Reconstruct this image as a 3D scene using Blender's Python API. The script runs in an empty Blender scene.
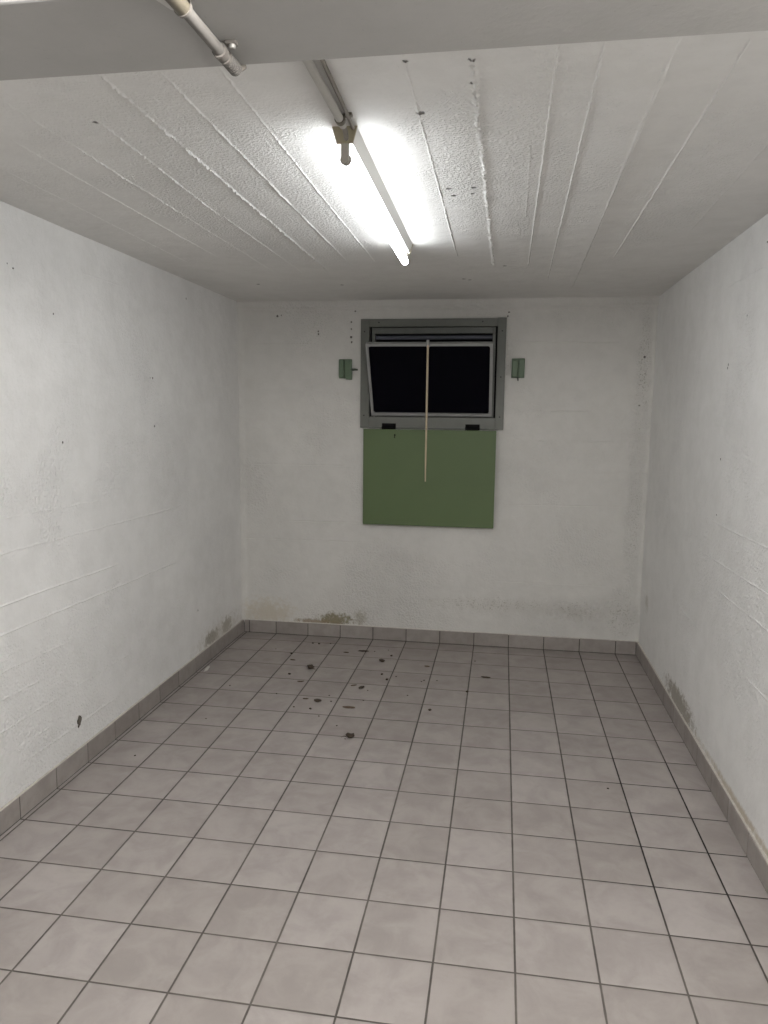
import bpy, bmesh, math, random
from mathutils import Vector, Matrix, noise
random.seed(7)
S = bpy.context.scene
COL = S.collection

# ------------------------------------------------------------------ measures (metres)
XL, XR = -1.612, 0.722          # faces of the side walls
YB, YF = 2.556, -4.2            # back wall face, wall behind the camera
H = 1.9736
TX, TY = 0.2, 0.20214           # floor tile pitch
PI = math.pi

# ------------------------------------------------------------------ node helper
class NT:
    def __init__(s, name):
        s.m = bpy.data.materials.new(name); s.m.use_nodes = True
        s.t = s.m.node_tree; s.t.nodes.clear()
        s.out = s.t.nodes.new('ShaderNodeOutputMaterial')
        s.b = s.t.nodes.new('ShaderNodeBsdfPrincipled')
        s.t.links.new(s.b.outputs[0], s.out.inputs[0])
        s.pos = s.t.nodes.new('ShaderNodeTexCoord').outputs['Object']
    def put(s, sock, v):
        if isinstance(v, bpy.types.NodeSocket): s.t.links.new(v, sock)
        else:
            if sock.type == 'RGBA' and len(v) == 3: v = (*v, 1)
            sock.default_value = v
    def math(s, op, a, b=None, c=None, clamp=False):
        n = s.t.nodes.new('ShaderNodeMath'); n.operation = op; n.use_clamp = clamp
        s.put(n.inputs[0], a)
        if b is not None: s.put(n.inputs[1], b)
        if c is not None: s.put(n.inputs[2], c)
        return n.outputs[0]
    def vmath(s, op, a, b=None):
        n = s.t.nodes.new('ShaderNodeVectorMath'); n.operation = op
        s.put(n.inputs[0], a)
        if b is not None: s.put(n.inputs[1], b)
        return n.outputs['Value'] if op in ('LENGTH', 'DISTANCE', 'DOT_PRODUCT') else n.outputs['Vector']
    def noise(s, scale, detail=3, rough=.5, vec=None, dist=0):
        n = s.t.nodes.new('ShaderNodeTexNoise')
        s.put(n.inputs['Vector'], vec or s.pos); n.inputs['Scale'].default_value = scale
        n.inputs['Detail'].default_value = detail; n.inputs['Roughness'].default_value = rough
        n.inputs['Distortion'].default_value = dist
        return n.outputs['Fac']
    def white(s, vec):
        n = s.t.nodes.new('ShaderNodeTexWhiteNoise'); n.noise_dimensions = '3D'; s.put(n.inputs['Vector'], vec)
        return n.outputs['Value']
    def ramp(s, v, a, b, lo=0., hi=1., smooth=True):
        n = s.t.nodes.new('ShaderNodeMapRange'); n.interpolation_type = 'SMOOTHSTEP' if smooth else 'LINEAR'
        s.put(n.inputs[0], v)
        for i, x in enumerate((a, b, lo, hi)): n.inputs[i + 1].default_value = x
        return n.outputs[0]
    def mix(s, f, a, b, mode='MIX'):
        n = s.t.nodes.new('ShaderNodeMix'); n.data_type = 'RGBA'; n.blend_type = mode
        s.put(n.inputs[0], f); s.put(n.inputs[6], a); s.put(n.inputs[7], b)
        return n.outputs[2]
    def xyz(s, v):
        n = s.t.nodes.new('ShaderNodeSeparateXYZ'); s.put(n.inputs[0], v); return n.outputs
    def comb(s, x, y, z):
        n = s.t.nodes.new('ShaderNodeCombineXYZ')
        for i, v in enumerate((x, y, z)): s.put(n.inputs[i], v)
        return n.outputs[0]
    def bump(s, h, dist, strength=1., normal=None):
        n = s.t.nodes.new('ShaderNodeBump'); n.inputs['Strength'].default_value = strength
        n.inputs['Distance'].default_value = dist; s.put(n.inputs['Height'], h)
        if normal is not None: s.put(n.inputs['Normal'], normal)
        return n.outputs[0]
    def set(s, **k):
        for a, v in k.items(): s.put(s.b.inputs[a.replace('_', ' ')], v)
        return s.m

def simple(name, col, rough=.5, metal=0, var=.12, scale=40, bump=0.0003):
    n = NT(name)
    f = n.noise(scale, 3)
    c = n.mix(f, tuple(x * (1 - var) for x in col), tuple(min(1, x * (1 + var)) for x in col))
    n.set(Base_Color=c, Roughness=rough, Metallic=metal)
    if bump: n.set(Normal=n.bump(n.noise(scale * 4, 2), bump, .6))
    return n.m

def plaster(name, base, spots=(), stains=(), rough_zone=None, pebble=.0016, pscale=95, fine=.0006, base_mask=1., spot_k=.72, relief=.0035, grit=()):
    """painted concrete: mottled paint, patches of pebbly texture, pin holes and damp marks"""
    n = NT(name)
    big = n.noise(1.7, 4, .6)
    c = n.mix(n.ramp(big, .3, .7), tuple(x * .955 for x in base), tuple(min(1, x * 1.03) for x in base))
    c = n.mix(n.ramp(n.noise(11, 5, .7), .35, .7), c, n.mix(1., c, (.945, .945, .94), 'MULTIPLY'))
    speck = n.ramp(n.noise(150, 2, .6), .68, .76, 0, .22)
    c = n.mix(speck, c, (base[0] * .5, base[1] * .5, base[2] * .48))
    edge = n.noise(42, 5, .75)
    for ctr, rad, col, st, soft in stains:
        d = n.vmath('LENGTH', n.vmath('DIVIDE', n.vmath('SUBTRACT', n.pos, ctr), rad))
        d = n.math('ADD', d, n.math('MULTIPLY', n.math('SUBTRACT', edge, .5), 2.4))
        c = n.mix(n.ramp(d, 1.1, 1.0 - soft, 0, st), c, col)
    grain = n.ramp(n.noise(120, 3, .65), .56, .64) if grit else None
    for ctr, rad in grit:
        d = n.vmath('LENGTH', n.vmath('DIVIDE', n.vmath('SUBTRACT', n.pos, ctr), rad))
        d = n.math('ADD', d, n.math('MULTIPLY', n.math('SUBTRACT', edge, .5), 1.6))
        c = n.mix(n.math('MULTIPLY', grain, n.ramp(d, 1.1, .4, 0, .6)), c, (.30, .28, .23))
    wob = n.math('MULTIPLY', n.math('SUBTRACT', n.noise(160, 1), .5), .008)
    hole = None
    for ctr, r in spots:
        d = n.math('ADD', n.vmath('DISTANCE', n.pos, ctr), wob)
        r *= spot_k
        f = n.ramp(d, r * 1.4, r * .6)
        hole = f if hole is None else n.math('MAXIMUM', hole, f)
    if hole is not None: c = n.mix(n.math('MULTIPLY', hole, .9), c, (.06, .05, .042))
    mask = n.ramp(n.noise(2.3, 2, .5, dist=.4), .42, .66, 0, base_mask)
    if rough_zone:
        for ctr, rad in rough_zone:
            d = n.vmath('LENGTH', n.vmath('DIVIDE', n.vmath('SUBTRACT', n.pos, ctr), rad))
            mask = n.math('MAXIMUM', mask, n.ramp(n.math('ADD', d, n.math('MULTIPLY', n.math('SUBTRACT', n.noise(7, 3), .5), 1.4)), 1.1, .6))
    v = n.noise(pscale, 2, .55, dist=.2)
    lump = n.ramp(v, .40, .68)
    h1 = n.math('MULTIPLY', lump, mask)
    nb = n.bump(h1, pebble)
    nb = n.bump(n.noise(60, 5, .65), fine, 1, nb)
    nb = n.bump(n.noise(9, 2, .5), relief, 1, nb)
    nb = n.bump(n.noise(24, 4, .65), relief * .55, 1, nb)
    if hole is not None: nb = n.bump(n.math('MULTIPLY', hole, -1), .003, 1, nb)
    n.set(Base_Color=c, Roughness=.72, Normal=nb)
    n.b.inputs['Specular IOR Level'].default_value = .3
    return n.m

# ------------------------------------------------------------------ mesh helpers
def tag(o, label=None, cat=None, group=None, kind=None):
    if label: o['label'] = label
    if cat: o['category'] = cat
    if group: o['group'] = group
    if kind: o['kind'] = kind
    return o

def obj(name, bm, mat, parent=None, smooth=False, angle=None):
    bmesh.ops.recalc_face_normals(bm, faces=bm.faces)
    me = bpy.data.meshes.new(name); bm.to_mesh(me); bm.free()
    for m in (mat if isinstance(mat, (list, tuple)) else [mat]): me.materials.append(m)
    if smooth:
        for p in me.polygons: p.use_smooth = True
        if angle: me.set_sharp_from_angle(angle=angle)
    o = bpy.data.objects.new(name, me); COL.objects.link(o)
    if parent is not None:
        o.parent = parent
        o.matrix_parent_inverse = parent.matrix_world.inverted()
    return o

def empty(name, loc):
    o = bpy.data.objects.new(name, None); o.location = loc; o.empty_display_size = .05
    COL.objects.link(o); o.matrix_world = Matrix.Translation(loc)
    return o

def part(name, bm, mat, parent, smooth=False, angle=None):
    """mesh built in world metres, stored relative to its thing"""
    bmesh.ops.translate(bm, verts=bm.verts, vec=-parent.matrix_world.translation)
    bmesh.ops.recalc_face_normals(bm, faces=bm.faces)
    me = bpy.data.meshes.new(name); bm.to_mesh(me); bm.free()
    me.materials.append(mat)
    if smooth:
        for p in me.polygons: p.use_smooth = True
        if angle: me.set_sharp_from_angle(angle=angle)
    o = bpy.data.objects.new(name, me); COL.objects.link(o); o.parent = parent
    o.matrix_world = parent.matrix_world.copy()
    return o

def box(bm, x0, x1, y0, y1, z0, z1, bev=0, seg=2):
    t = bmesh.new()
    bmesh.ops.create_cube(t, size=1)
    bmesh.ops.scale(t, vec=(abs(x1 - x0), abs(y1 - y0), abs(z1 - z0)), verts=t.verts)
    bmesh.ops.translate(t, vec=((x0 + x1) / 2, (y0 + y1) / 2, (z0 + z1) / 2), verts=t.verts)
    if bev: bmesh.ops.bevel(t, geom=t.edges[:], offset=bev, segments=seg, affect='EDGES', profile=.5)
    merge(bm, t)
    return bm

def merge(bm, t):
    me = bpy.data.meshes.new('tmp'); t.to_mesh(me); t.free(); bm.from_mesh(me); bpy.data.meshes.remove(me)

def tube(bm, pts, r, seg=14, caps=True):
    pts = [Vector(p) for p in pts]
    rs = r if isinstance(r, (list, tuple)) else [r] * len(pts)
    rings = []; ref = None
    for i, p in enumerate(pts):
        d = (pts[min(i + 1, len(pts) - 1)] - pts[max(i - 1, 0)]).normalized()
        if ref is None: ref = Vector((0, 0, 1)) if abs(d.z) < .9 else Vector((1, 0, 0))
        a = (ref - d * ref.dot(d)).normalized(); ref = a; b = d.cross(a)
        rings.append([bm.verts.new(p + (a * math.cos(2 * PI * k / seg) + b * math.sin(2 * PI * k / seg)) * rs[i]) for k in range(seg)])
    for i in range(len(rings) - 1):
        for k in range(seg):
            bm.faces.new((rings[i][k], rings[i][(k + 1) % seg], rings[i + 1][(k + 1) % seg], rings[i + 1][k]))
    if caps:
        bm.faces.new(rings[0]); bm.faces.new(rings[-1][::-1])
    return bm

def hollow(bm, a, b, ro, ri, seg=20):
    """open sleeve: a pipe with a bore"""
    a, b = Vector(a), Vector(b); d = (b - a).normalized()
    u = d.cross(Vector((0, 0, 1))).normalized(); v = d.cross(u)
    R = []
    for c, r in ((a, ri), (a, ro), (b, ro), (b, ri)):
        R.append([bm.verts.new(c + (u * math.cos(2 * PI * k / seg) + v * math.sin(2 * PI * k / seg)) * r) for k in range(seg)])
    for i in range(4):
        for k in range(seg):
            A, B = R[i], R[(i + 1) % 4]
            bm.faces.new((A[k], A[(k + 1) % seg], B[(k + 1) % seg], B[k]))
    return bm

def prism(bm, pts, d):
    """closed outline (3D points) pushed along d"""
    d = Vector(d)
    a = [bm.verts.new(Vector(p)) for p in pts]; b = [bm.verts.new(Vector(p) + d) for p in pts]
    bm.faces.new(a); bm.faces.new(b[::-1])
    for i in range(len(a)):
        j = (i + 1) % len(a); bm.faces.new((a[i], b[i], b[j], a[j]))
    return bm

def xf(bm, M): bmesh.ops.transform(bm, matrix=M, verts=bm.verts); return bm

# ------------------------------------------------------------------ board-marked concrete surfaces
def samples(a, b, step, extra):
    s = set()
    n = max(1, int(math.ceil((b - a) / step)))
    for i in range(n + 1): s.add(round(a + (b - a) * i / n, 5))
    for e in extra:
        if a <= e <= b: s.add(round(e, 5))
    r = sorted(s); out = [r[0]]
    for v in r[1:]:
        if v - out[-1] > 4e-4: out.append(v)
    return out

def boarded(bm, place, ur, vr, lines, ustep=.01, vstep=.05, hole=None, und=.0015, extra_v=(), lift=None):
    """place(u,v,h)->point. u runs along the board marks, v across. lines: (v0,v1,u0,u1,height,width,rough)"""
    ev = list(extra_v); eu = []
    for v0, v1, u0, u1, hh, w, rg in lines:
        lo, hi = min(v0, v1), max(v0, v1); k = lo - 2.6 * w
        while k <= hi + 2.6 * w: ev.append(k); k += w / 2.5
    if hole: eu += [hole[0], hole[1]]; ev += [hole[2], hole[3]]
    us = samples(ur[0], ur[1], ustep, eu); vs = samples(vr[0], vr[1], vstep, ev)
    if hole:
        us = [u for u in us if min(abs(u - h) for h in hole[:2]) > .0006 or u in [round(h, 5) for h in hole[:2]]]
    for L_ in (0,):
        pass
    rows = []
    for u in us:
        act = []
        for v0, v1, u0, u1, hh, w, rg in lines:
            if u0 - .04 < u < u1 + .04:
                t = (u - u0) / (u1 - u0); vc = v0 + (v1 - v0) * t
                jit = noise.noise((u * 22, v0 * 37, 1.3)) * w * .5 + noise.noise((u * 140, v0 * 31, 7)) * w * .9 * rg
                amp = hh * min(1, max(0, (u - u0 + .04) / .08)) * min(1, max(0, (u1 + .04 - u) / .08))
                amp *= max(.12, .8 + .45 * noise.noise((u * 9, v0 * 13, 3)) + .9 * rg * noise.noise((u * 110, v0 * 17, 5)))
                act.append((vc + jit, amp, w))
        row = []
        for v in vs:
            h = und * noise.noise((u * 2.1, v * 2.7, ur[0] * 5 + vr[0])) if und else 0
            for vc, amp, w in act:
                d = (v - vc) / w
                if abs(d) < 2.5: h += amp * math.exp(-d * d * 2.)
            if lift: h += lift(u, v)
            row.append(bm.verts.new(place(u, v, h)))
        rows.append(row)
    for i in range(len(us) - 1):
        for j in range(len(vs) - 1):
            if hole:
                cu, cv = (us[i] + us[i + 1]) / 2, (vs[j] + vs[j + 1]) / 2
                if hole[0] < cu < hole[1] and hole[2] < cv < hole[3]: continue
            bm.faces.new((rows[i][j], rows[i + 1][j], rows[i + 1][j + 1], rows[i][j + 1]))
    return bm

# ------------------------------------------------------------------ materials
WHITE = (.83, .825, .815)
def P(*l): return [((x, y, z), r) for x, y, z, r in l]
DARK = (.10, .085, .06)
m_ceil = plaster('ceiling_paint', (.74, .73, .71),
    spots=P((-.264, -.01, H, .006), (-.268, -.244, H, .003), (-.148, -.235, H, .004), (-.152, -.139, H, .003), (-.244, .528, H, .005), (-.234, .597, H, .005),
            (-.174, .527, H, .005), (-.179, .584, H, .004), (-.085, 1.644, H, .005), (-.275, 1.934, H, .005), (-.248, 1.962, H, .005),
            (-1.297, 1.974, H, .006), (-.885, 2.041, H, .005), (-.983, -.054, H, .004)),
    rough_zone=[((-.86, .6, H), (.40, 1.1, .3)), ((-.05, .45, H), (.30, .75, .3)), ((.42, .7, H), (.14, .7, .3))], pebble=.0017, pscale=120, fine=.0003, base_mask=.25, spot_k=1.5)
m_left = plaster('left_wall_paint', WHITE,
    spots=P((XL, .502, 1.792, .004), (XL, .529, 1.783, .004), (XL, .734, 1.670, .005), (XL, 1.454, 1.487, .006), (XL, 1.43, 1.486, .004), (XL, 1.456, 1.275, .006),
            (XL, 1.828, 1.885, .006), (XL, .753, 1.228, .006), (XL, 1.883, .313, .006)),
    stains=[((XL, 2.06, .112), (.2, .11, .045), (.20, .17, .13), .85, .5), ((XL, 2.28, .12), (.2, .09, .05), (.22, .19, .15), .8, .5),
            ((XL, 2.2, .10), (.3, .42, .10), (.55, .52, .46), .55, .8)],
    rough_zone=[((XL, .9, .3), (.3, .9, .35))], pebble=.0022, fine=.0016, relief=.006)
m_right = plaster('right_wall_paint', WHITE,
    spots=P((XR, .885, 1.885, .005), (XR, 1.029, 1.682, .004), (XR, 1.206, 1.531, .007), (XR, 1.211, 1.52, .006), (XR, 1.216, 1.190, .006), (XR, 1.214, .984, .005)),
    stains=[((XR, 1.58, .115), (.2, .30, .06), (.26, .23, .18), .8, .5), ((XR, 2.38, .35), (.2, .06, .06), (.5, .48, .42), .6, .9),
            ((XR, .7, .095), (.2, .75, .02), (.50, .43, .33), .8, .9)],
    rough_zone=[((XR, .7, .7), (.3, .5, .5))], pebble=.0020, fine=.0014, relief=.005)
m_back = plaster('back_wall_paint', (.70, .688, .66),
    spots=P((-1.118, YB, 1.94, .006), (-1.118, YB, 1.962, .005), (-.943, YB, 1.856, .006), (-.943, YB, 1.817, .006), (-.943, YB, 1.772, .008), (-.94, YB, 1.744, .007),
            (-.92, YB, 1.916, .006), (-1.136, YB, 1.79, .007), (-1.137, YB, 1.805, .006), (-1.379, YB, 1.893, .008), (-1.355, YB, 1.897, .005), (-.064, YB, 1.881, .006), (-.059, YB, 1.902, .006),
            (-1.24, YB, 1.93, .004), (.67, YB, 1.66, .008), (.655, YB, 1.40, .005)),
    stains=[((-1.45, YB, .13), (.20, .2, .11), (.56, .50, .39), .60, .8), ((-1.03, YB, .105), (.115, .2, .050), (.20, .17, .085), .85, .6),
            ((-1.16, YB, .09), (.15, .2, .02), (.28, .22, .14), .8, .6), ((-.88, YB, .125), (.05, .2, .06), (.3, .27, .19), .55, .9),
            ((.38, YB, .22), (.16, .2, .06), (.50, .48, .44), .30, 1.), ((.2, YB, .24), (.9, .2, .07), (.52, .50, .46), .30, 1.)],
    rough_zone=[((.66, YB, 1.0), (.05, .3, 1.0)), ((.45, YB, .22), (.4, .3, .12)), ((-.86, YB, .2), (.2, .3, .2)), ((.62, YB, .25), (.08, .3, .15))], pebble=.0026, fine=.0012, relief=.005,
    grit=[((.62, YB, .22), (.09, .3, .14)), ((.38, YB, .24), (.12, .3, .06)), ((-.86, YB, .13), (.07, .3, .08)), ((.67, YB, 1.6), (.04, .3, .35)), ((.66, YB, .75), (.04, .3, .3)), ((-.1, YB, .25), (.40, .3, .05))])
m_plain = plaster('near_room_paint', (.74, .73, .71), fine=.0005)
m_near_dark = simple('near_floor_bounce_cut', (.13, .125, .12), .8)
m_end_dark = simple('near_end_bounce_cut', (.28, .27, .26), .6)
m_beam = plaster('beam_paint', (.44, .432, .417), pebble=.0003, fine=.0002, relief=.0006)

def tile_floor():
    n = NT('floor_tiles')
    x, y, z = n.xyz(n.pos)[:3]
    fx = n.math('DIVIDE', x, TX); fy = n.math('DIVIDE', y, TY)
    ix = n.math('ROUND', n.math('SUBTRACT', fx, .5)); iy = n.math('ROUND', n.math('SUBTRACT', fy, .5))
    dx = n.math('MULTIPLY', n.math('ABSOLUTE', n.math('SUBTRACT', fx, n.math('ROUND', fx))), TX)
    dy = n.math('MULTIPLY', n.math('ABSOLUTE', n.math('SUBTRACT', fy, n.math('ROUND', fy))), TY)
    # beside the left skirting the joint runs 12 mm further in
    side = n.math('GREATER_THAN', x, -1.56)
    dx = n.math('ADD', n.math('MULTIPLY', dx, side), n.math('MULTIPLY', n.math('ABSOLUTE', n.math('ADD', x, 1.5885)), n.math('SUBTRACT', 1., side)))
    dx = n.math('ADD', dx, n.math('MULTIPLY', n.math('SUBTRACT', n.noise(30, 3), .5), .0016))
    dy = n.math('ADD', dy, n.math('MULTIPLY', n.math('SUBTRACT', n.noise(26, 3), .5), .0016))
    jx = n.ramp(dx, .0034, .0018); jy = n.ramp(dy, .0031, .0016)
    rnd = n.white(n.comb(ix, iy, 0.))
    base = n.mix(rnd, (.366, .332, .313), (.422, .386, .368))
    off = n.vmath('ADD', n.pos, n.comb(n.math('MULTIPLY', rnd, 9.), n.math('MULTIPLY', rnd, 5.), rnd))
    cloud = n.noise(9, 4, .6, vec=off, dist=.5)
    base = n.mix(n.ramp(cloud, .30, .72), base, n.mix(1., base, (.81, .80, .80), 'MULTIPLY'))
    base = n.mix(n.ramp(n.noise(70, 4, .7), .5, .85, 0, .22), base, (.26, .23, .21))
    # dirtier towards the back of the cellar, in irregular patches
    dirt = n.ramp(n.math('ADD', y, n.math('MULTIPLY', n.math('SUBTRACT', n.noise(3.5, 4, .6), .5), 1.6)), 1.0, 2.6, 0, .28)
    base = n.mix(dirt, base, (.27, .235, .21))
    grit = n.math('MULTIPLY', n.ramp(n.noise(110, 2, .6), .68, .74), n.ramp(n.math('ADD', n.vmath('DISTANCE', n.pos, (-.85, 1.95, 0)), n.math('MULTIPLY', n.math('SUBTRACT', n.noise(5, 2), .5), .5)), .75, .2, 0, .8))
    base = n.mix(grit, base, (.10, .08, .065))
    # joints: the ones running away are dirtier, black on the right half of the middle
    blk = n.math('MULTIPLY', n.ramp(n.math('ABSOLUTE', n.math('SUBTRACT', x, .54)), .22, .16), n.ramp(n.math('ABSOLUTE', n.math('SUBTRACT', y, .75)), .65, .35))
    blk = n.math('MULTIPLY', blk, .85)
    gx = n.mix(blk, n.mix(n.ramp(n.noise(4, 3), .35, .65), (.075, .067, .06), (.13, .115, .103)), (.012, .011, .010))
    gy = n.mix(n.ramp(n.noise(3.3, 3), .35, .65), (.075, .066, .058), (.135, .118, .105))
    gy = n.mix(n.math('MULTIPLY', blk, .9), gy, (.015, .014, .012))
    c = n.mix(jy, base, gy); c = n.mix(jx, c, gx)
    joint = n.math('MAXIMUM', jx, jy)
    cushion = n.math('MINIMUM', n.ramp(dx, .002, .011), n.ramp(dy, .002, .011))
    h = n.math('SUBTRACT', n.math('MULTIPLY', cushion, .5), n.math('MULTIPLY', joint, .7))
    nb = n.bump(h, .0016)
    nb = n.bump(n.noise(45, 4, .6), .0005, 1, nb)
    r = n.ramp(n.noise(14, 3), .3, .7, .46, .6)
    r = n.math('ADD', r, n.math('MULTIPLY', joint, .4), clamp=True)
    n.set(Base_Color=c, Roughness=r, Normal=nb)
    n.b.inputs['Specular IOR Level'].default_value = .35
    return n.m
m_floor = tile_floor()
def skirt_tile():
    n = NT('skirting_tile')
    x, y, z = n.xyz(n.pos)[:3]
    rnd = n.white(n.comb(n.math('ROUND', n.math('SUBTRACT', n.math('DIVIDE', x, TX), .5)), n.math('ROUND', n.math('SUBTRACT', n.math('DIVIDE', y, TY), .5)), 3.))
    base = n.mix(rnd, (.29, .262, .245), (.36, .33, .31))
    base = n.mix(n.ramp(n.noise(14, 4, .6), .3, .72), base, n.mix(1., base, (.82, .81, .80), 'MULTIPLY'))
    base = n.mix(n.ramp(n.noise(80, 3, .7), .55, .8, 0, .3), base, (.2, .18, .16))
    n.set(Base_Color=base, Roughness=.5, Normal=n.bump(n.noise(60, 3), .0005))
    return n.m
m_skirt = skirt_tile()
m_grout = simple('skirting_grout', (.065, .057, .05), .9)
m_lip = simple('skirting_mortar', (.60, .57, .52), .9, var=.25, scale=60, bump=.001)
m_frame = simple('casing_grey_green_paint', (.145, .150, .132), .45, var=.14, scale=25)
m_inner = simple('inner_frame_grey_paint', (.15, .157, .142), .45)
m_sash = simple('sash_grey_metal', (.32, .325, .32), .4, .2, var=.1)
m_bar = simple('outer_rail_blue_grey', (.16, .17, .21), .5)
m_black = simple('hinge_and_gap_black', (.008, .008, .008), .9)
m_black.node_tree.nodes['Principled BSDF'].inputs['Specular IOR Level'].default_value = .1
m_green = simple('shutter_green_paint', (.094, .140, .054), .5, var=.07, scale=6, bump=.0003)
m_green2 = simple('catch_green_paint', (.115, .17, .105), .45, var=.15, scale=30)
m_greendark = simple('catch_pin_dark_green', (.05, .065, .045), .5)
m_rod = simple('rod_bare_wood', (.52, .43, .30), .6, var=.15, scale=20)
m_enamel = simple('batten_white_enamel', (.74, .73, .70), .35, var=.03)
m_tan = simple('end_plate_aged_plastic', (.36, .32, .225), .5, var=.1)
m_holder = simple('lampholder_grey_plastic', (.40, .38, .33), .5, var=.08)
m_pvc = simple('conduit_grey_plastic', (.43, .415, .385), .4, var=.06)
m_old = simple('worn_conduit_plastic', (.15, .14, .128), .8, var=.2)
m_sleeve = simple('sleeve_aged_olive_plastic', (.12, .105, .078), .5, var=.12)
m_pvcw = simple('sleeve_white_plastic', (.5, .49, .47), .4, var=.04)
m_clip = simple('clip_grey_plastic', (.16, .145, .13), .5, var=.1)
m_screw = simple('screw_steel', (.4, .385, .36), .55, .6)
m_cable = simple('cable_dark_grey', (.22, .20, .175), .5)
m_well = simple('light_well_concrete', (.02, .02, .023), .9, bump=.002)
m_leaf = simple('dead_leaf_brown', (.055, .038, .026), .8, var=.4, scale=60, bump=.001)
m_leaf2 = simple('dry_stalk_brown', (.12, .085, .058), .85, var=.4, scale=60, bump=.001)
m_pale = simple('plaster_flake_white', (.66, .64, .6), .85)

n = NT('lit_fluorescent_glass')
n.set(Base_Color=(.9, .92, .92), Roughness=.3, Emission_Color=(.94, .975, 1.), Emission_Strength=29.)
m_tube = n.m
n = NT('black_window_glass')
n.set(Base_Color=(.0025, .0025, .005), Roughness=.12)  # opaque black pane, nothing shows through
n.b.inputs['Specular IOR Level'].default_value = .06
m_glass = n.m

# ------------------------------------------------------------------ the setting
bm = bmesh.new()
box(bm, XL - .02, XR + .02, -.76, YB + .02, -.12, 0)
tag(obj('floor', bm, m_floor), kind='structure')
bm = bmesh.new()
box(bm, XL - .02, XR + .02, YF - .02, -.76, -.12, 0)
tag(obj('floor_near', bm, m_near_dark), kind='structure')  # unseen near floor, made dark to cut light bounced onto the beam

# (v0, v1, u0, u1, height, width, roughness): ridges the formwork boards left on the ceiling
C_L = [(-1.405, -1.428, .22, 1.42, .0016, .005, .5), (-1.241, -1.247, .03, .38, .0022, .005, .5), (-1.250, -1.256, .44, 1.32, .0022, .005, .3),
       (-1.112, -1.119, -.20, .75, .0026, .005, .8), (-1.119, -1.122, .76, 1.7, .0018, .005, .7), (-.972, -1.002, -.06, .73, .0030, .005, .6), (-.993, -.997, .74, 1.72, .0026, .005, .3),
       (-.848, -.868, -.27, 1.66, .0042, .006, .9), (-.728, -.741, -.24, 1.6, .0030, .005, .5), (-.612, -.626, -.25, 1.52, .0028, .005, .7),
       (-.268, -.275, -.25, 1.43, .0020, .004, .8), (-.146, -.134, -.24, 1.62, .0046, .0085, 1.0), (-.029, -.021, .2, .85, .0009, .005, .3),
       (.001, .012, -.27, 1.62, .0026, .004, .3), (.078, .112, -.26, 1.98, .0028, .004, .2), (.195, .218, -.2, .85, .0016, .005, 1.),
       (.318, .345, -.22, 1.48, .0026, .0045, .2), (.505, .537, -.1, 1.08, .0014, .005, .5)]
def c_lift(u, v):
    # one board hangs a few millimetres lower than its right-hand neighbour
    e = .200 + .041 * (u + .2) / 2.25 + .002 * noise.noise((u * 14, 3, 1))
    if v > e + .004 or v < e - .11: return 0.
    k = min(1, max(0, (u + .3) / .1)) * min(1, max(0, (2.25 - u) / .3))
    if v > e: return .0065 * k * (1 - (v - e) / .004)
    return .0065 * k * (1 - (e - v) / .11)
bm = bmesh.new()
boarded(bm, lambda u, v, h: Vector((v, u, H - max(h, -.002))), (-.66, YB + .002), (XL - .005, XR + .005), [(a, b, c, d, e * 1.15, f * .6, g + .45) for a, b, c, d, e, f, g in C_L], .005, .035, und=.002, lift=c_lift, extra_v=[.17 + .004 * k for k in range(26)])
box(bm, XL - .15, XR + .15, -.70, YB + .2, H + .003, H + .15)
tag(obj('ceiling', bm, m_ceil, smooth=True, angle=.6), kind='structure')

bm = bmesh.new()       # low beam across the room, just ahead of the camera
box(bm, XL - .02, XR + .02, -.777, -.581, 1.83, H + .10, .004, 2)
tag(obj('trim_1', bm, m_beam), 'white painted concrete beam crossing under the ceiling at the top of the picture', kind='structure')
bm = bmesh.new()
box(bm, XL - .15, XR + .15, YF - .15, -.70, H, H + .15)
tag(obj('ceiling_near', bm, m_plain), kind='structure')

W_L = [(.893, .883, .25, 1.72, .0011, .006, .8), (.731, .719, .22, 1.08, .0020, .005, .4), (.639, .618, .22, 1.63, .0020, .005, .4), (.521, .503, .25, .75, .0014, .006, .6),
       (1.004, .995, .3, .97, .0008, .006, .9), (1.19, 1.215, .96, 1.46, .0006, .006, .9), (.326, .317, .2, 1.17, .0013, .005, .6), (.176, .168, .5, 1.07, .0018, .006, .8),
       (1.84, 1.84, .95, 1.2, .0007, .004, .3), (1.573, 1.583, .75, .88, .0006, .004, .3), (.43, .42, .3, .6, .0010, .006, .9), (.24, .235, .4, .6, .0009, .006, .9)]
bm = bmesh.new()
boarded(bm, lambda u, v, h: Vector((XL + h, u, v)), (-.75, YB + .004), (-.002, H + .004), [(a, b, c, d, e * 2., f * .65, g) for a, b, c, d, e, f, g in W_L], .010, .045, und=.003)
box(bm, XL - .15, XL - .005, YF - .15, YB + .2, -.12, H + .15)
box(bm, XL - .1, XL, YF, -.745, 0, H)
tag(obj('wall_left', bm, m_left, smooth=True, angle=.6), kind='structure')

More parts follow.
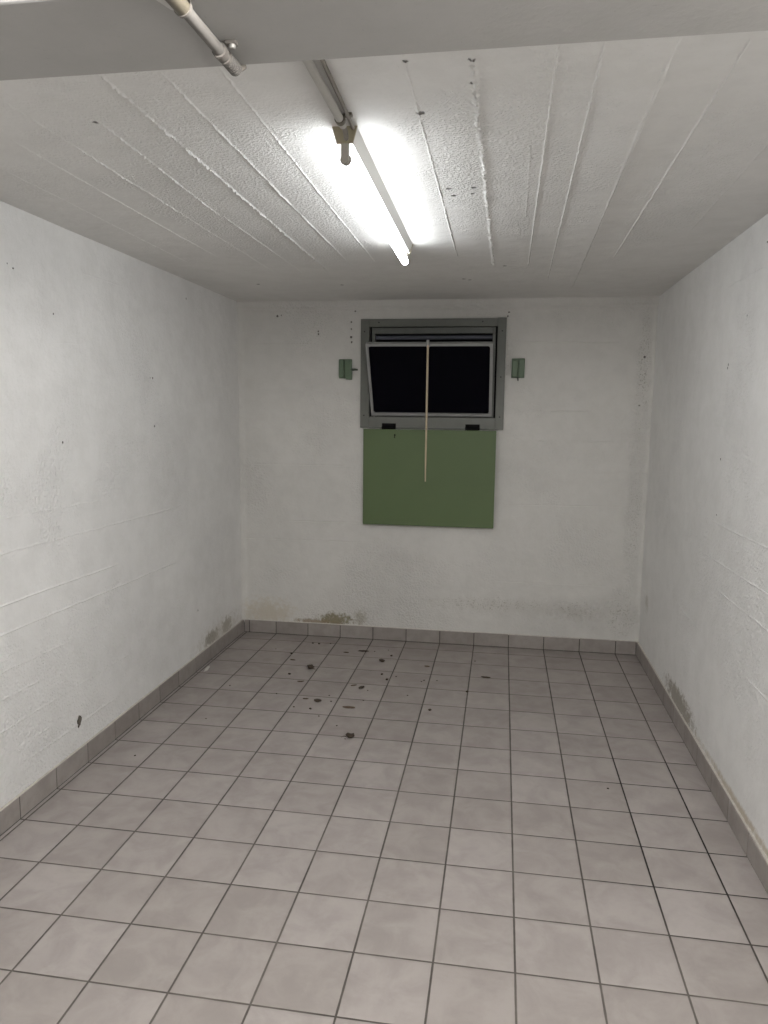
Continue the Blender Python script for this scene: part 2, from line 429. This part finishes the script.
W_R = [(1.808, 1.814, .4, 1.27, -.0011, .004, .3), (.957, .953, .3, 1.23, .0014, .005, .7), (.826, .816, .3, 1.32, .0015, .005, .7), (.718, .717, .3, 1.12, .0011, .005, .5),
       (.506, .510, 1.37, 1.63, .0014, .005, .4), (.520, .519, .4, .75, .0014, .005, .4), (.39, .40, 1.35, 1.45, .0010, .006, .9)]
bm = bmesh.new()
boarded(bm, lambda u, v, h: Vector((XR - h, u, v)), (-.75, YB + .004), (-.002, H + .004), [(a, b, c, d, e * 2.2, f * .65, g) for a, b, c, d, e, f, g in W_R], .010, .045, und=.003)
box(bm, XR + .005, XR + .15, YF - .15, YB + .2, -.12, H + .15)
box(bm, XR, XR + .1, YF, -.745, 0, H)
tag(obj('wall_right', bm, m_right, smooth=True, angle=.6), kind='structure')

# back wall with the window opening, a plaster band under the ceiling and a bead in the left corner
OX0, OX1, OZ0, OZ1 = -.838, -.113, 1.322, 1.833
W_B = [(1.740, 1.739, -1.52, -1.15, -.0009, .004, .3), (1.741, 1.739, .0, .53, -.0013, .004, .3), (1.035, 1.037, -1.52, -.95, -.0010, .004, .3), (1.031, 1.037, .44, .71, -.0013, .004, .3),
       (.700, .702, -1.3, -.87, -.0012, .004, .3), (.586, .587, -1.6, -.9, -.0010, .004, .3), (1.366, 1.367, .18, .39, -.0012, .004, .3), (.836, .844, -.05, .61, -.0012, .004, .3),
       (.39, .39, -.1, .5, -.0007, .004, .4), (1.46, 1.46, -1.5, -.95, .0006, .006, .8), (1.20, 1.20, .1, .6, .0006, .006, .8)]
def b_lift(u, v):
    h = 0.
    if v < .075: return 0.
    if v > 1.922: h += .010 * min(1, (v - 1.922) / .012) + .006 * max(0, (v - 1.94) / .03)
    d = u - XL
    if d < .03: h += .022 * (1 - d / .03) ** 1.6
    d = XR - u
    if d < .02: h += .012 * (1 - d / .02) ** 1.6
    if u > .60: h += .0015 * noise.noise((u * 60, v * 45, 2))
    return h
bm = bmesh.new()
boarded(bm, lambda u, v, h: Vector((u, YB - h, v)), (XL - .004, XR + .004), (-.002, H + .004), [(a, b, c, d, e * 3.4, f * .65, g) for a, b, c, d, e, f, g in W_B], .008, .04, hole=(OX0, OX1, OZ0, OZ1), und=.003,
        extra_v=(1.92, 1.922, 1.928, 1.934, 1.94, 1.95), lift=b_lift)
for a in ((XL - .15, OX0, -.12, H + .15), (OX1, XR + .15, -.12, H + .15), (OX0, OX1, -.12, OZ0), (OX0, OX1, OZ1, H + .15)):
    box(bm, a[0], a[1], YB + .003, YB + .22, a[2], a[3])
tag(obj('wall_back', bm, m_back, smooth=True, angle=.6), kind='structure')
bm = bmesh.new()
box(bm, XL - .15, XR + .15, YF - .15, YF, -.12, H + .15)
tag(obj('wall_front', bm, m_end_dark), kind='structure')  # unseen end wall, its grey chosen to weaken bounced light

# skirting: one row of cut floor tiles along each wall, dark joints between them
SH = .0785
def skirting(name, spans, mk):
    o = empty(name, (0, 0, 0)); o['kind'] = 'structure'
    bm = bmesh.new(); g = bmesh.new(); l = bmesh.new()
    for a, b in spans:
        d = random.uniform(-.0006, .0006)
        mk(bm, a + .0022, b - .0022, .0095 + d, .0035, SH + random.uniform(-.0008, .0008), .0012)
    mk(g, spans[0][0], spans[-1][1], .0075, -.001, SH - .002, 0)
    mk(l, spans[0][0], spans[-1][1], .0060, SH - .003, SH + .0035, .0015)
    part('tile_row', bm, m_skirt, o); part('joint_grout', g, m_grout, o); part('mortar_edge', l, m_lip, o)
    return o
ys = [YF] + [k * TY for k in range(-20, 13)] + [YB - .002]
ysp = [(a, b) for a, b in zip(ys, ys[1:])]
skirting('baseboard_left', ysp, lambda m, a, b, t, z0, z1, bv: box(m, XL - .004, XL + t, a, b, z0, z1, bv))
skirting('baseboard_right', ysp, lambda m, a, b, t, z0, z1, bv: box(m, XR - t, XR + .004, a, b, z0, z1, bv))
xs = [XL + .010, -1.57] + [k * TX for k in range(-7, 4)] + [XR - .010]
skirting('baseboard_back', list(zip(xs, xs[1:])), lambda m, a, b, t, z0, z1, bv: box(m, a, b, YB - t, YB + .004, z0, z1, bv))

# ------------------------------------------------------------------ window
win = empty('window_1', (-.4755, YB, 1.26)); tag(win, 'small cellar window with a grey-green casing and a black tilted pane', kind='structure')
F0 = YB - .022
bm = bmesh.new()     # flat casing boards, butt-jointed
box(bm, -.884, OX0 + .004, F0, YB + .0, 1.260, 1.870, .002)
box(bm, OX1 - .004, -.070, F0, YB + .0, 1.258, 1.872, .002)
box(bm, OX0 + .004, OX1 - .004, F0 + .0012, YB + .0, 1.826, 1.869, .002)
box(bm, OX0 + .004, OX1 - .004, F0 + .0012, YB + .0, 1.259, 1.324, .002)
cas = part('window_frame', bm, m_frame, win)
bm = bmesh.new()
for x, z in ((-.862, 1.80), (-.78, 1.850), (-.862, 1.33), (-.20, 1.851), (-.092, 1.80), (-.092, 1.33), (-.092, 1.55)):
    tube(bm, [(x, F0 - .0010, z), (x, F0 + .003, z)], .0035, 10)
obj_s = part('screw', bm, m_black, win)
bm = bmesh.new()     # fixed inner frame, set back in the opening behind a dark rebate
I0 = YB + .012
def frame(bm, x0, x1, z0, z1, w, y0, y1, bev=.0015, wt=None, wb=None):
    wt = wt or w; wb = wb or w
    box(bm, x0, x0 + w, y0, y1, z0, z1, bev); box(bm, x1 - w, x1, y0, y1, z0, z1, bev)
    box(bm, x0 + w, x1 - w, y0 + .0008, y1, z1 - wt, z1, bev); box(bm, x0 + w, x1 - w, y0 + .0008, y1, z0, z0 + wb, bev)
frame(bm, OX0 + .0125, OX1 - .0135, OZ0 + .003, OZ1 - .008, .018, I0, I0 + .05, wt=.034, wb=.010)
part('inner_frame', bm, m_inner, win)
bm = bmesh.new()
for x0, x1 in ((OX0, OX0 + .0125), (OX1 - .0135, OX1)): box(bm, x0, x1, I0 + .02, I0 + .05, OZ0, OZ1)
box(bm, OX0, OX1, I0 + .02, I0 + .05, OZ1 - .006, OZ1)
part('rebate_gap_shade', bm, m_black, win)  # black strips standing in for the shade in the rebate gap
bm = bmesh.new()
box(bm, OX0 + .028, OX1 - .028, I0 + .034, I0 + .05, 1.762, 1.783, .003)
tube(bm, [(OX0 + .028, I0 + .03, 1.770), (OX1 - .028, I0 + .03, 1.770)], .006, 10)
part('top_rail', bm, m_bar, win)
# sash: hinged along its lower edge, top leaning 20 cm into the room
SX0, SX1, SZ0, SHT = -.820, -.137, 1.337, .434
tilt = math.asin(.205 / SHT)
Ms = Matrix.Translation((0, YB - .006, SZ0)) @ Matrix.Rotation(tilt, 4, 'X') @ Matrix.Translation((0, -(YB - .006), -SZ0))
def roundframe(bm, x0, x1, z0, z1, w, r, y0, y1):
    """sash frame whose inner corners are rounded"""
    n = 6; inn = []
    for cx, cz, a0 in ((x1 - w - r, z1 - w - r, 0), (x0 + w + r, z1 - w - r, PI / 2), (x0 + w + r, z0 + w + r, PI), (x1 - w - r, z0 + w + r, 1.5 * PI)):
        for k in range(n + 1): inn.append((cx + r * math.cos(a0 + k * PI / 2 / n), cz + r * math.sin(a0 + k * PI / 2 / n)))
    out = []
    ro = r * .55
    for cx, cz, a0 in ((x1 - ro, z1 - ro, 0), (x0 + ro, z1 - ro, PI / 2), (x0 + ro, z0 + ro, PI), (x1 - ro, z0 + ro, 1.5 * PI)):
        for k in range(n + 1): out.append((cx + ro * math.cos(a0 + k * PI / 2 / n), cz + ro * math.sin(a0 + k * PI / 2 / n)))
    V = {}
    for nm, L, y in (('of', out, y0), ('if', inn, y0), ('ob', out, y1), ('ib', inn, y1)):
        V[nm] = [bm.verts.new((x, y, z)) for x, z in L]
    N = len(inn)
    for k in range(N):
        j = (k + 1) % N
        for a, b in (('of', 'if'), ('if', 'ib'), ('ib', 'ob'), ('ob', 'of')):
            bm.faces.new((V[a][k], V[a][j], V[b][j], V[b][k]))
bm = bmesh.new()
ys0 = YB - .018
roundframe(bm, SX0, SX1, SZ0, SZ0 + SHT, .0150, .012, ys0, ys0 + .024)
sash = part('sash', xf(bm, Ms), m_sash, win, True, .5)
bm = bmesh.new()
box(bm, SX0 + .012, SX1 - .012, ys0 + .011, ys0 + .015, SZ0 + .012, SZ0 + SHT - .012)
part('glass_pane', xf(bm, Ms), m_glass, sash)
bm = bmesh.new()   # small eye on the top rail that the rod hooks into
box(bm, -.490, -.470, ys0 - .006, ys0 + .002, SZ0 + SHT - .016, SZ0 + SHT - .003, .0015)
part('rod_eye', xf(bm, Ms), m_sash, sash)
for sx in (-.80, -.157):       # pivot plates at the foot of the sash
    bm = bmesh.new(); box(bm, sx - .016, sx + .016, YB - .012, YB + .012, SZ0 - .010, SZ0 + .004, .002)
    part('pivot_plate', bm, m_inner, win)
# dark light well outside, night
bm = bmesh.new()
wx0, wx1, wy0, wy1, wz0, wz1 = OX0 - .1, OX1 + .1, YB + .22, YB + .85, OZ0 - .25, OZ1 + .3
box(bm, wx0, wx1, wy1, wy1 + .1, wz0, wz1); box(bm, wx0, wx1, wy0, wy1, wz0 - .1, wz0)
box(bm, wx0 - .1, wx0, wy0, wy1 + .1, wz0 - .1, wz1); box(bm, wx1, wx1 + .1, wy0, wy1 + .1, wz0 - .1, wz1)
part('light_well', bm, m_well, win)

# ------------------------------------------------------------------ pull rod hanging from the sash
rod = empty('window_pull_rod', (-.481, 2.345, .975))
tag(rod, 'thin pale wooden rod hanging down from the top of the tilted window sash', 'rod')
bm = bmesh.new()
tube(bm, [(-.4800, 2.332, 1.712), (-.4805, 2.336, 1.55), (-.4815, 2.342, 1.30), (-.4825, 2.348, 1.10), (-.483, 2.352, .975)], [.0058, .0058, .0055, .0050, .0036], 12)
part('rod_shaft', bm, m_rod, rod, True, .8)
bm = bmesh.new()
hollow(bm, (-.480, 2.332, 1.705), (-.480, 2.3325, 1.732), .0085, .004, 14)
box(bm, -.489, -.471, 2.331, 2.341, 1.696, 1.704, .001)
part('rod_ferrule', bm, m_sash, rod, True, .8)

# ------------------------------------------------------------------ green shutter hanging open below the window
sh = empty('window_shutter', (-.483, YB - .03, .703))
tag(sh, 'green painted square shutter board hanging open below the window on two black hinges', 'shutter')
bm = bmesh.new()
box(bm, -.859, -.107, YB - .052, YB - .030, .704, 1.254, .0025)
part('board', bm, m_green, sh)
bm = bmesh.new()
tube(bm, [(-.677, YB - .0535, 1.222), (-.677, YB - .048, 1.222)], .005, 10); box(bm, -.680, -.676, YB - .056, YB - .052, 1.205, 1.222, .001)
part('nail', bm, m_black, sh)
for x in (-.716, -.241):
    bm = bmesh.new()
    box(bm, x - .040, x + .040, YB - .0268, F0 + .0002, 1.256, 1.287, .002)
    tube(bm, [(x - .040, YB - .029, 1.262), (x + .040, YB - .029, 1.262)], .0075, 12)
    box(bm, x - .030, x + .030, YB - .046, YB - .0295, 1.2535, 1.2565, .001)
    part('hinge', bm, m_black, sh)

# ------------------------------------------------------------------ the two shutter catches on the wall
c = empty('shutter_catch', (-.973, YB, 1.59))
tag(c, 'green metal shutter catch on the wall left of the window, its dark pin sticking out', 'catch', 'shutter catches beside the window')
bm = bmesh.new()
box(bm, -1.011, -.937, YB - .010, YB + .001, 1.540, 1.648, .002)
part('back_plate', bm, m_green2, c)
bm = bmesh.new(); box(bm, -1.009, -.979, YB - .034, YB - .009, 1.542, 1.646, .005)
part('hook_cheek', bm, m_green2, c)
bm = bmesh.new(); prism(bm, [(-.974, YB - .024, 1.642), (-.941, YB - .024, 1.642), (-.941, YB - .024, 1.600), (-.934, YB - .024, 1.585), (-.934, YB - .024, 1.532), (-.968, YB - .024, 1.534), (-.974, YB - .024, 1.56)], (0, .015, 0))
part('latch_tongue', bm, m_green2, c)
bm = bmesh.new(); tube(bm, [(-.940, YB - .018, 1.588), (-.915, YB - .020, 1.590), (-.900, YB - .021, 1.588)], [.007, .006, .0045], 10)
tube(bm, [(-.937, YB - .018, 1.588), (-.937, YB - .018, 1.562)], .005, 8)
part('latch_pin', bm, m_greendark, c)
c = empty('shutter_catch', (.001, YB, 1.59))
tag(c, 'green metal shutter catch on the wall right of the window, a small pin below it', 'catch', 'shutter catches beside the window')
bm = bmesh.new(); box(bm, -.035, .036, YB - .010, YB + .001, 1.546, 1.652, .002)
part('back_plate', bm, m_green2, c)
bm = bmesh.new(); box(bm, -.033, -.002, YB - .036, YB - .009, 1.548, 1.640, .005)
part('hook_cheek', bm, m_green2, c)
bm = bmesh.new(); box(bm, .004, .033, YB - .020, YB - .009, 1.552, 1.648, .003)
part('latch_tongue', bm, m_green2, c)
bm = bmesh.new(); tube(bm, [(.0, YB - .014, 1.552), (.002, YB - .015, 1.530)], [.005, .003], 8)
part('latch_pin', bm, m_greendark, c)

# ------------------------------------------------------------------ ceiling batten with its lit tube
lamp = empty('ceiling_lamp_batten', (-.447, .62, H))
tag(lamp, 'lit fluorescent batten lamp with a bare white tube fixed along the ceiling', 'ceiling lamp')
Y0, Y1 = .040, 1.194
Mr = Matrix.Translation((-.440, Y0, 0)) @ Matrix.Rotation(math.atan2(.0145, Y1 - Y0), 4, 'Z')   # local: x across, y along
L = Y1 - Y0
def trap(bm, y0, y1, w0, w1, z0, z1):
    prism(bm, [(-w0, y0, z0), (w0, y0, z0), (w1, y0, z1), (-w1, y0, z1)], (0, y1 - y0, 0))
bm = bmesh.new(); trap(bm, .004, L - .004, .0265, .0165, H + .001, H - .0345)
part('batten_body', xf(bm, Mr), m_enamel, lamp)
for y0, y1 in ((0, .0045), (L - .0045, L)):
    bm = bmesh.new(); trap(bm, y0, y1, .0290, .0185, H + .001, H - .0365)
    bmesh.ops.bevel(bm, geom=bm.edges[:], offset=.001, segments=1, affect='EDGES')
    ep = part('end_plate', xf(bm, Mr), m_tan, lamp)
    bm = bmesh.new()
    pts = [(-.0085, 0, H - .034), (.0085, 0, H - .034), (.0085, 0, H - .070)]
    pts += [(.0085 * math.cos(a), 0, H - .070 - .0085 * math.sin(a)) for a in [k * PI / 8 for k in range(1, 8)]] + [(-.0085, 0, H - .070)]
    prism(bm, [(p[0], y0 + .0005, p[2]) for p in pts], (0, .016 if y0 == 0 else -.012, 0))
    part('lampholder', xf(bm, Mr), m_holder, lamp)
TZ = H - .066
bm = bmesh.new(); tube(bm, [(0, .020, TZ), (0, L - .018, TZ)], .0125, 24)
part('tube', xf(bm, Mr), m_tube, lamp, True, .8)
for y0, y1 in ((.0125, .0195), (L - .0175, L - .0110)):
    bm = bmesh.new(); tube(bm, [(0, y0, TZ), (0, y1, TZ)], .0128, 20)
    part('tube_cap', xf(bm, Mr), m_screw, lamp, True, .8)

# ------------------------------------------------------------------ conduit feeding the lamp
cd = empty('cable_conduit', (-.436, -.28, H - .01))
tag(cd, 'grey plastic conduit on the ceiling leading to the near end of the lit lamp', 'conduit')
bm = bmesh.new(); tube(bm, [(-.436, -.594, H - .0105), (-.4355, -.3, H - .0105), (-.4355, .002, H - .0115)], .0088, 16)
pp = part('pipe', bm, m_pvc, cd, True, .8)
bm = bmesh.new(); tube(bm, [(-.4355, -.02, H - .0115), (-.4355, .010, H - .0125), (-.4345, .022, H - .018), (-.434, .028, H - .026), (-.436, .037, H - .027)], .0055, 10)
part('cable_tail', bm, m_cable, cd, True)
bm = bmesh.new(); hollow(bm, (-.4355, -.035, H - .0112), (-.4355, -.020, H - .0112), .0108, .0086)
box(bm, -.4270, -.4090, -.035, -.020, H - .006, H, .001)
part('saddle_clip', bm, m_sleeve, cd, True, .5)
cb = bmesh.new(); tube(cb, [(-.4135, -.594, H - .0045), (-.415, -.45, H - .0045), (-.412, -.30, H - .0045), (-.4165, -.10, H - .0045), (-.420, .036, H - .006)], .0042, 10)
o = obj('ceiling_cable', cb, m_cable, None, True)
tag(o, 'thin dark cable running beside the grey conduit on the ceiling towards the lit lamp', 'cable')

# ------------------------------------------------------------------ short conduit clipped under the beam
PZ = 1.8185
bc = empty('beam_conduit', (-.452, -.69, 1.83))
tag(bc, 'short worn plastic conduit clipped under the low beam, with an olive sleeve and ribbed end', 'conduit')
ax = lambda y, dz=0: (-.4610 + .0035 * (y + .69) / .1, y, PZ + dz)
bm = bmesh.new(); tube(bm, [ax(-.775), ax(-.637)], .0076, 16); part('pipe', bm, m_old, bc, True, .8)
bm = bmesh.new(); hollow(bm, ax(-.815), ax(-.762), .0104, .0074, 22); part('sleeve', bm, m_sleeve, bc, True, .6)
for a, b, r in ((-.762, -.757, .0112), (-.637, -.632, .0096)):
    bm = bmesh.new(); hollow(bm, ax(a), ax(b), r, .0074, 22); part('collar_ring', bm, m_clip, bc, True, .6)
bm = bmesh.new(); hollow(bm, (-.4800, -.806, PZ - .002), (-.4690, -.772, PZ - .001), .0080, .0046, 20)
part('open_spout', bm, m_pvcw, bc, True, .6)
bm = bmesh.new()
for k in range(7):
    y = -.632 + k * .0050
    tube(bm, [ax(y), ax(y + .0032)], .0096, 18); tube(bm, [ax(y + .0032), ax(y + .0050)], .0083, 18)
part('ribbed_end', bm, m_old, bc, True, .5)
for y in (-.770, -.650):
    bm = bmesh.new()
    x, _, z = ax(y)
    box(bm, x + .0075, x + .0230, y - .006, y + .006, 1.8255, 1.8302, .0012)
    hollow(bm, (x, y - .006, z), (x, y + .006, z), .0100, .0075, 20)
    k = part('saddle_clip', bm, m_clip, bc, True, .5)
    bm = bmesh.new(); tube(bm, [(x + .0165, y, 1.8258), (x + .0165, y, 1.8215), (x + .0165, y, 1.8205)], [.0048, .0044, .003], 12)
    part('screw', bm, m_screw, k, True, .6)
bm = bmesh.new(); tube(bm, [ax(-.600), (-.4565, -.594, PZ + .002), (-.4540, -.586, PZ + .006), (-.451, -.581, 1.8295)], .0042, 10)
part('cable_tail', bm, m_cable, bc, True)

# ------------------------------------------------------------------ litter on the floor
def lump(name, x, y, rx, ry, rz, rot, mat, seed, rough=.35, curl=0.):
    bm = bmesh.new(); bmesh.ops.create_icosphere(bm, subdivisions=3, radius=1)
    for v in bm.verts:
        p = v.co.copy(); k = 1 + rough * noise.noise(p * 2.1 + Vector((seed * 3.1, 0, seed))) + rough * .6 * noise.noise(p * 5 + Vector((seed, seed, 0)))
        q = Vector((p.x * rx, p.y * ry, p.z * rz * .8)) * k * .8
        q.z += curl * (q.x / rx) ** 2 * rz
        v.co = Matrix.Rotation(rot, 3, 'Z') @ q
    zmin = min(v.co.z for v in bm.verts)
    for v in bm.verts: v.co.z -= zmin
    o = obj(name, bm, mat, None, True); o.location = (x, y, 0.0)
    return o
def stem(o, a, b, r=.0014):
    bm = bmesh.new()
    tube(bm, [a, ((a[0] + b[0]) / 2, (a[1] + b[1]) / 2, max(a[2], b[2]) + .002), b], [r, r * .8, r * .5], 7)
    bmesh.ops.recalc_face_normals(bm, faces=bm.faces)
    me = bpy.data.meshes.new('stem'); bm.to_mesh(me); bm.free(); me.materials.append(m_leaf2)
    s = bpy.data.objects.new('stem', me); COL.objects.link(s); s.parent = o
o = lump('dead_leaf', -.660, 1.209, .021, .020, .012, .3, m_leaf, 1, .5)
tag(o, 'crumpled dark dead leaf on the tiles, the one lying nearest the camera', 'leaf'); stem(o, (-.016, -.004, .006), (-.036, -.010, .002))
o = lump('dead_leaf', -.889, 1.559, .021, .017, .008, .1, m_leaf, 2, .35)
tag(o, 'flat dark brown oval leaf on the tiles left of the long dry stalk', 'leaf')
o = lump('dead_leaf', -1.037, 1.989, .021, .024, .013, .7, m_leaf, 3, .5)
tag(o, 'crumpled dark leaf with a short stalk on the tiles towards the left back corner', 'leaf'); stem(o, (.012, -.012, .006), (.044, -.034, .002))
o = lump('dead_leaf', -.683, 2.171, .015, .027, .009, .55, m_leaf, 4, .35)
tag(o, 'narrow slanting dark leaf on the tiles below the left half of the window', 'leaf')
o = lump('dry_stalk', -.728, 1.512, .036, .010, .006, .02, m_leaf2, 5, .25)
tag(o, 'long dry brown stalk lying across a tile right of the flat oval leaf', 'stalk')
o = lump('dry_stalk', -.719, 1.766, .013, .024, .006, -.45, m_leaf, 6, .3)
tag(o, 'short dark stalk lying slantwise on the tiles in the middle of the litter', 'stalk')
o = lump('dry_stalk', -.762, 1.791, .020, .006, .004, .5, m_leaf2, 7, .25)
tag(o, 'thin light brown stalk just left of the short dark slanting stalk', 'stalk')
o = lump('dry_stalk', -1.035, 1.790, .023, .005, .004, .25, m_leaf2, 8, .25, .8)
tag(o, 'thin bent stalk on the tiles in front of the leaf with a short stalk', 'stalk')
o = lump('dry_stalk', -.813, 2.318, .036, .011, .006, .06, m_leaf, 9, .3)
tag(o, 'flat dark strip of bark lying close to the back skirting tiles', 'bark')
o = lump('dry_stalk', -.117, 2.025, .030, .010, .005, -.08, m_leaf, 10, .3)
tag(o, 'dark sliver lying alone on a tile joint right of the rest of the litter', 'bark')
o = lump('dry_stalk', -.952, 1.577, .017, .006, .004, .1, m_leaf2, 11, .3)
tag(o, 'small brown sliver beside the left end of the flat oval leaf', 'stalk')
o = lump('dry_stalk', -1.165, 2.099, .020, .007, .004, -.15, m_leaf2, 12, .3)
tag(o, 'small brown sliver on the tile joint furthest to the left in the litter', 'stalk')
o = lump('dry_stalk', -.433, 2.135, .018, .010, .004, -.2, m_leaf2, 13, .3)
tag(o, 'small curled sliver on the tiles below the right half of the window', 'stalk')
o = lump('dry_stalk', -.905, 2.278, .020, .008, .004, -.05, m_leaf2, 14, .3)
tag(o, 'small brown sliver a tile away from the dark bark by the back skirting', 'stalk')

crumbs = [(-1.202, 2.2), (-1.313, 2.264), (-1.12, 1.882), (-1.131, 2.403), (-1.093, 2.4), (-1.105, 1.613), (-1.029, 2.418), (-.677, 2.365), (-.645, 2.267),
          (-.65, 1.966), (-.613, 1.897), (-.573, 1.952), (-.437, 1.904), (-.426, 1.925), (-.361, 1.932), (-.483, 1.709), (-.75, 2.327), (-.682, 1.736), (-.979, 1.474),
          (-.899, 1.465), (-.826, 1.569), (-.841, 1.394), (-.74, 1.309), (-.677, 1.189), (-.851, 1.637), (-.679, 1.609), (-.182, 2.27), (-.202, 1.807), (-.36, 1.549),
          (.347, .961), (-1.455, .892), (-1.362, 1.671), (-1.322, 1.276)]
big = {0, 2, 3, 4, 9, 10, 19, 8, 27, 28}
r_ = random.Random(3)
protos = []
for k in range(3):
    o = lump('dirt_crumb', *crumbs[k], .008, .0065, .005, k * 1.1, m_leaf, 20 + k, .5); protos.append(o)
allc = []
for i, (x, y) in enumerate(crumbs):
    if i < 3: o = protos[i]
    else:
        o = protos[i % 3].copy(); COL.objects.link(o)
    s = (1.1 if i in big else .55) * r_.uniform(.85, 1.15)
    o.location = (x, y, 0); o.rotation_euler = (0, 0, r_.uniform(0, 6.28)); o.scale = (s, s, s)
    tag(o, 'tiny dark crumb of dirt lying on the floor tiles', 'crumb', 'dirt crumbs scattered on the floor tiles')

# flake stuck on the left wall, low down
o = None
bm = bmesh.new(); bmesh.ops.create_icosphere(bm, subdivisions=3, radius=1)
for v in bm.verts:
    p = v.co.copy(); k = 1 + .45 * noise.noise(p * 2.3)
    taper = .55 + .35 * p.z
    v.co = Vector((p.x * .006 * k, p.y * .017 * k * taper + p.z * .005, p.z * .021 * k))
o = obj('wall_flake', bm, simple('chipped_patch_brown', (.10, .088, .072), .9, var=.3, scale=70, bump=.001), None, True)
o.location = (XL + .003, .769, .181)
tag(o, 'dark brown chip stuck low on the left wall above the skirting tiles', 'chip')
o = lump('plaster_flake', -1.565, 1.872, .011, .05, .006, .1, m_pale, 31, .4)
tag(o, 'white strip of fallen plaster on the floor along the left skirting', 'plaster flake')

# ------------------------------------------------------------------ light, world, camera
w = bpy.data.worlds.new('night'); S.world = w; w.use_nodes = True
w.node_tree.nodes['Background'].inputs[0].default_value = (.010, .012, .018, 1)
w.node_tree.nodes['Background'].inputs[1].default_value = .3
# the lamp of the near room, behind the camera: a row of bare bulbs under its ceiling
NEAR_W = 25.5
for y in (-1.4, -1.2, -1.0):
    la = bpy.data.lights.new('near_room_lamp', 'POINT'); la.shadow_soft_size = .06; la.energy = NEAR_W; la.color = (1., .985, .962)
    lo = bpy.data.objects.new('near_room_lamp', la); COL.objects.link(lo); lo.location = (-.02, y, H - .11)

cam = bpy.data.cameras.new('camera'); co = bpy.data.objects.new('camera', cam); COL.objects.link(co)
cam.sensor_fit = 'VERTICAL'; cam.sensor_height = 24; cam.lens = 735.72 / 1024 * 24; cam.clip_start = .02
ya, pi_, ro = math.radians(9.04289), math.radians(-7.63792), math.radians(-.65390)
R = (Matrix.Rotation(ya, 3, 'Z') @ Matrix.Rotation(pi_, 3, 'X') @ Matrix.Rotation(ro, 3, 'Y'))
M3 = Matrix((R.col[0], R.col[2], -R.col[1])).transposed()
co.matrix_world = Matrix.Translation((-.07218, -1.65429, 1.34333)) @ M3.to_4x4()
S.camera = co
vs = S.view_settings
vs.view_transform = 'Standard'; vs.look = 'None'; vs.gamma = 1; vs.use_curve_mapping = False; vs.exposure = 0.
S.cycles.use_denoising = True
S.cycles.max_bounces = 10; S.cycles.diffuse_bounces = 6; S.cycles.sample_clamp_indirect = 4
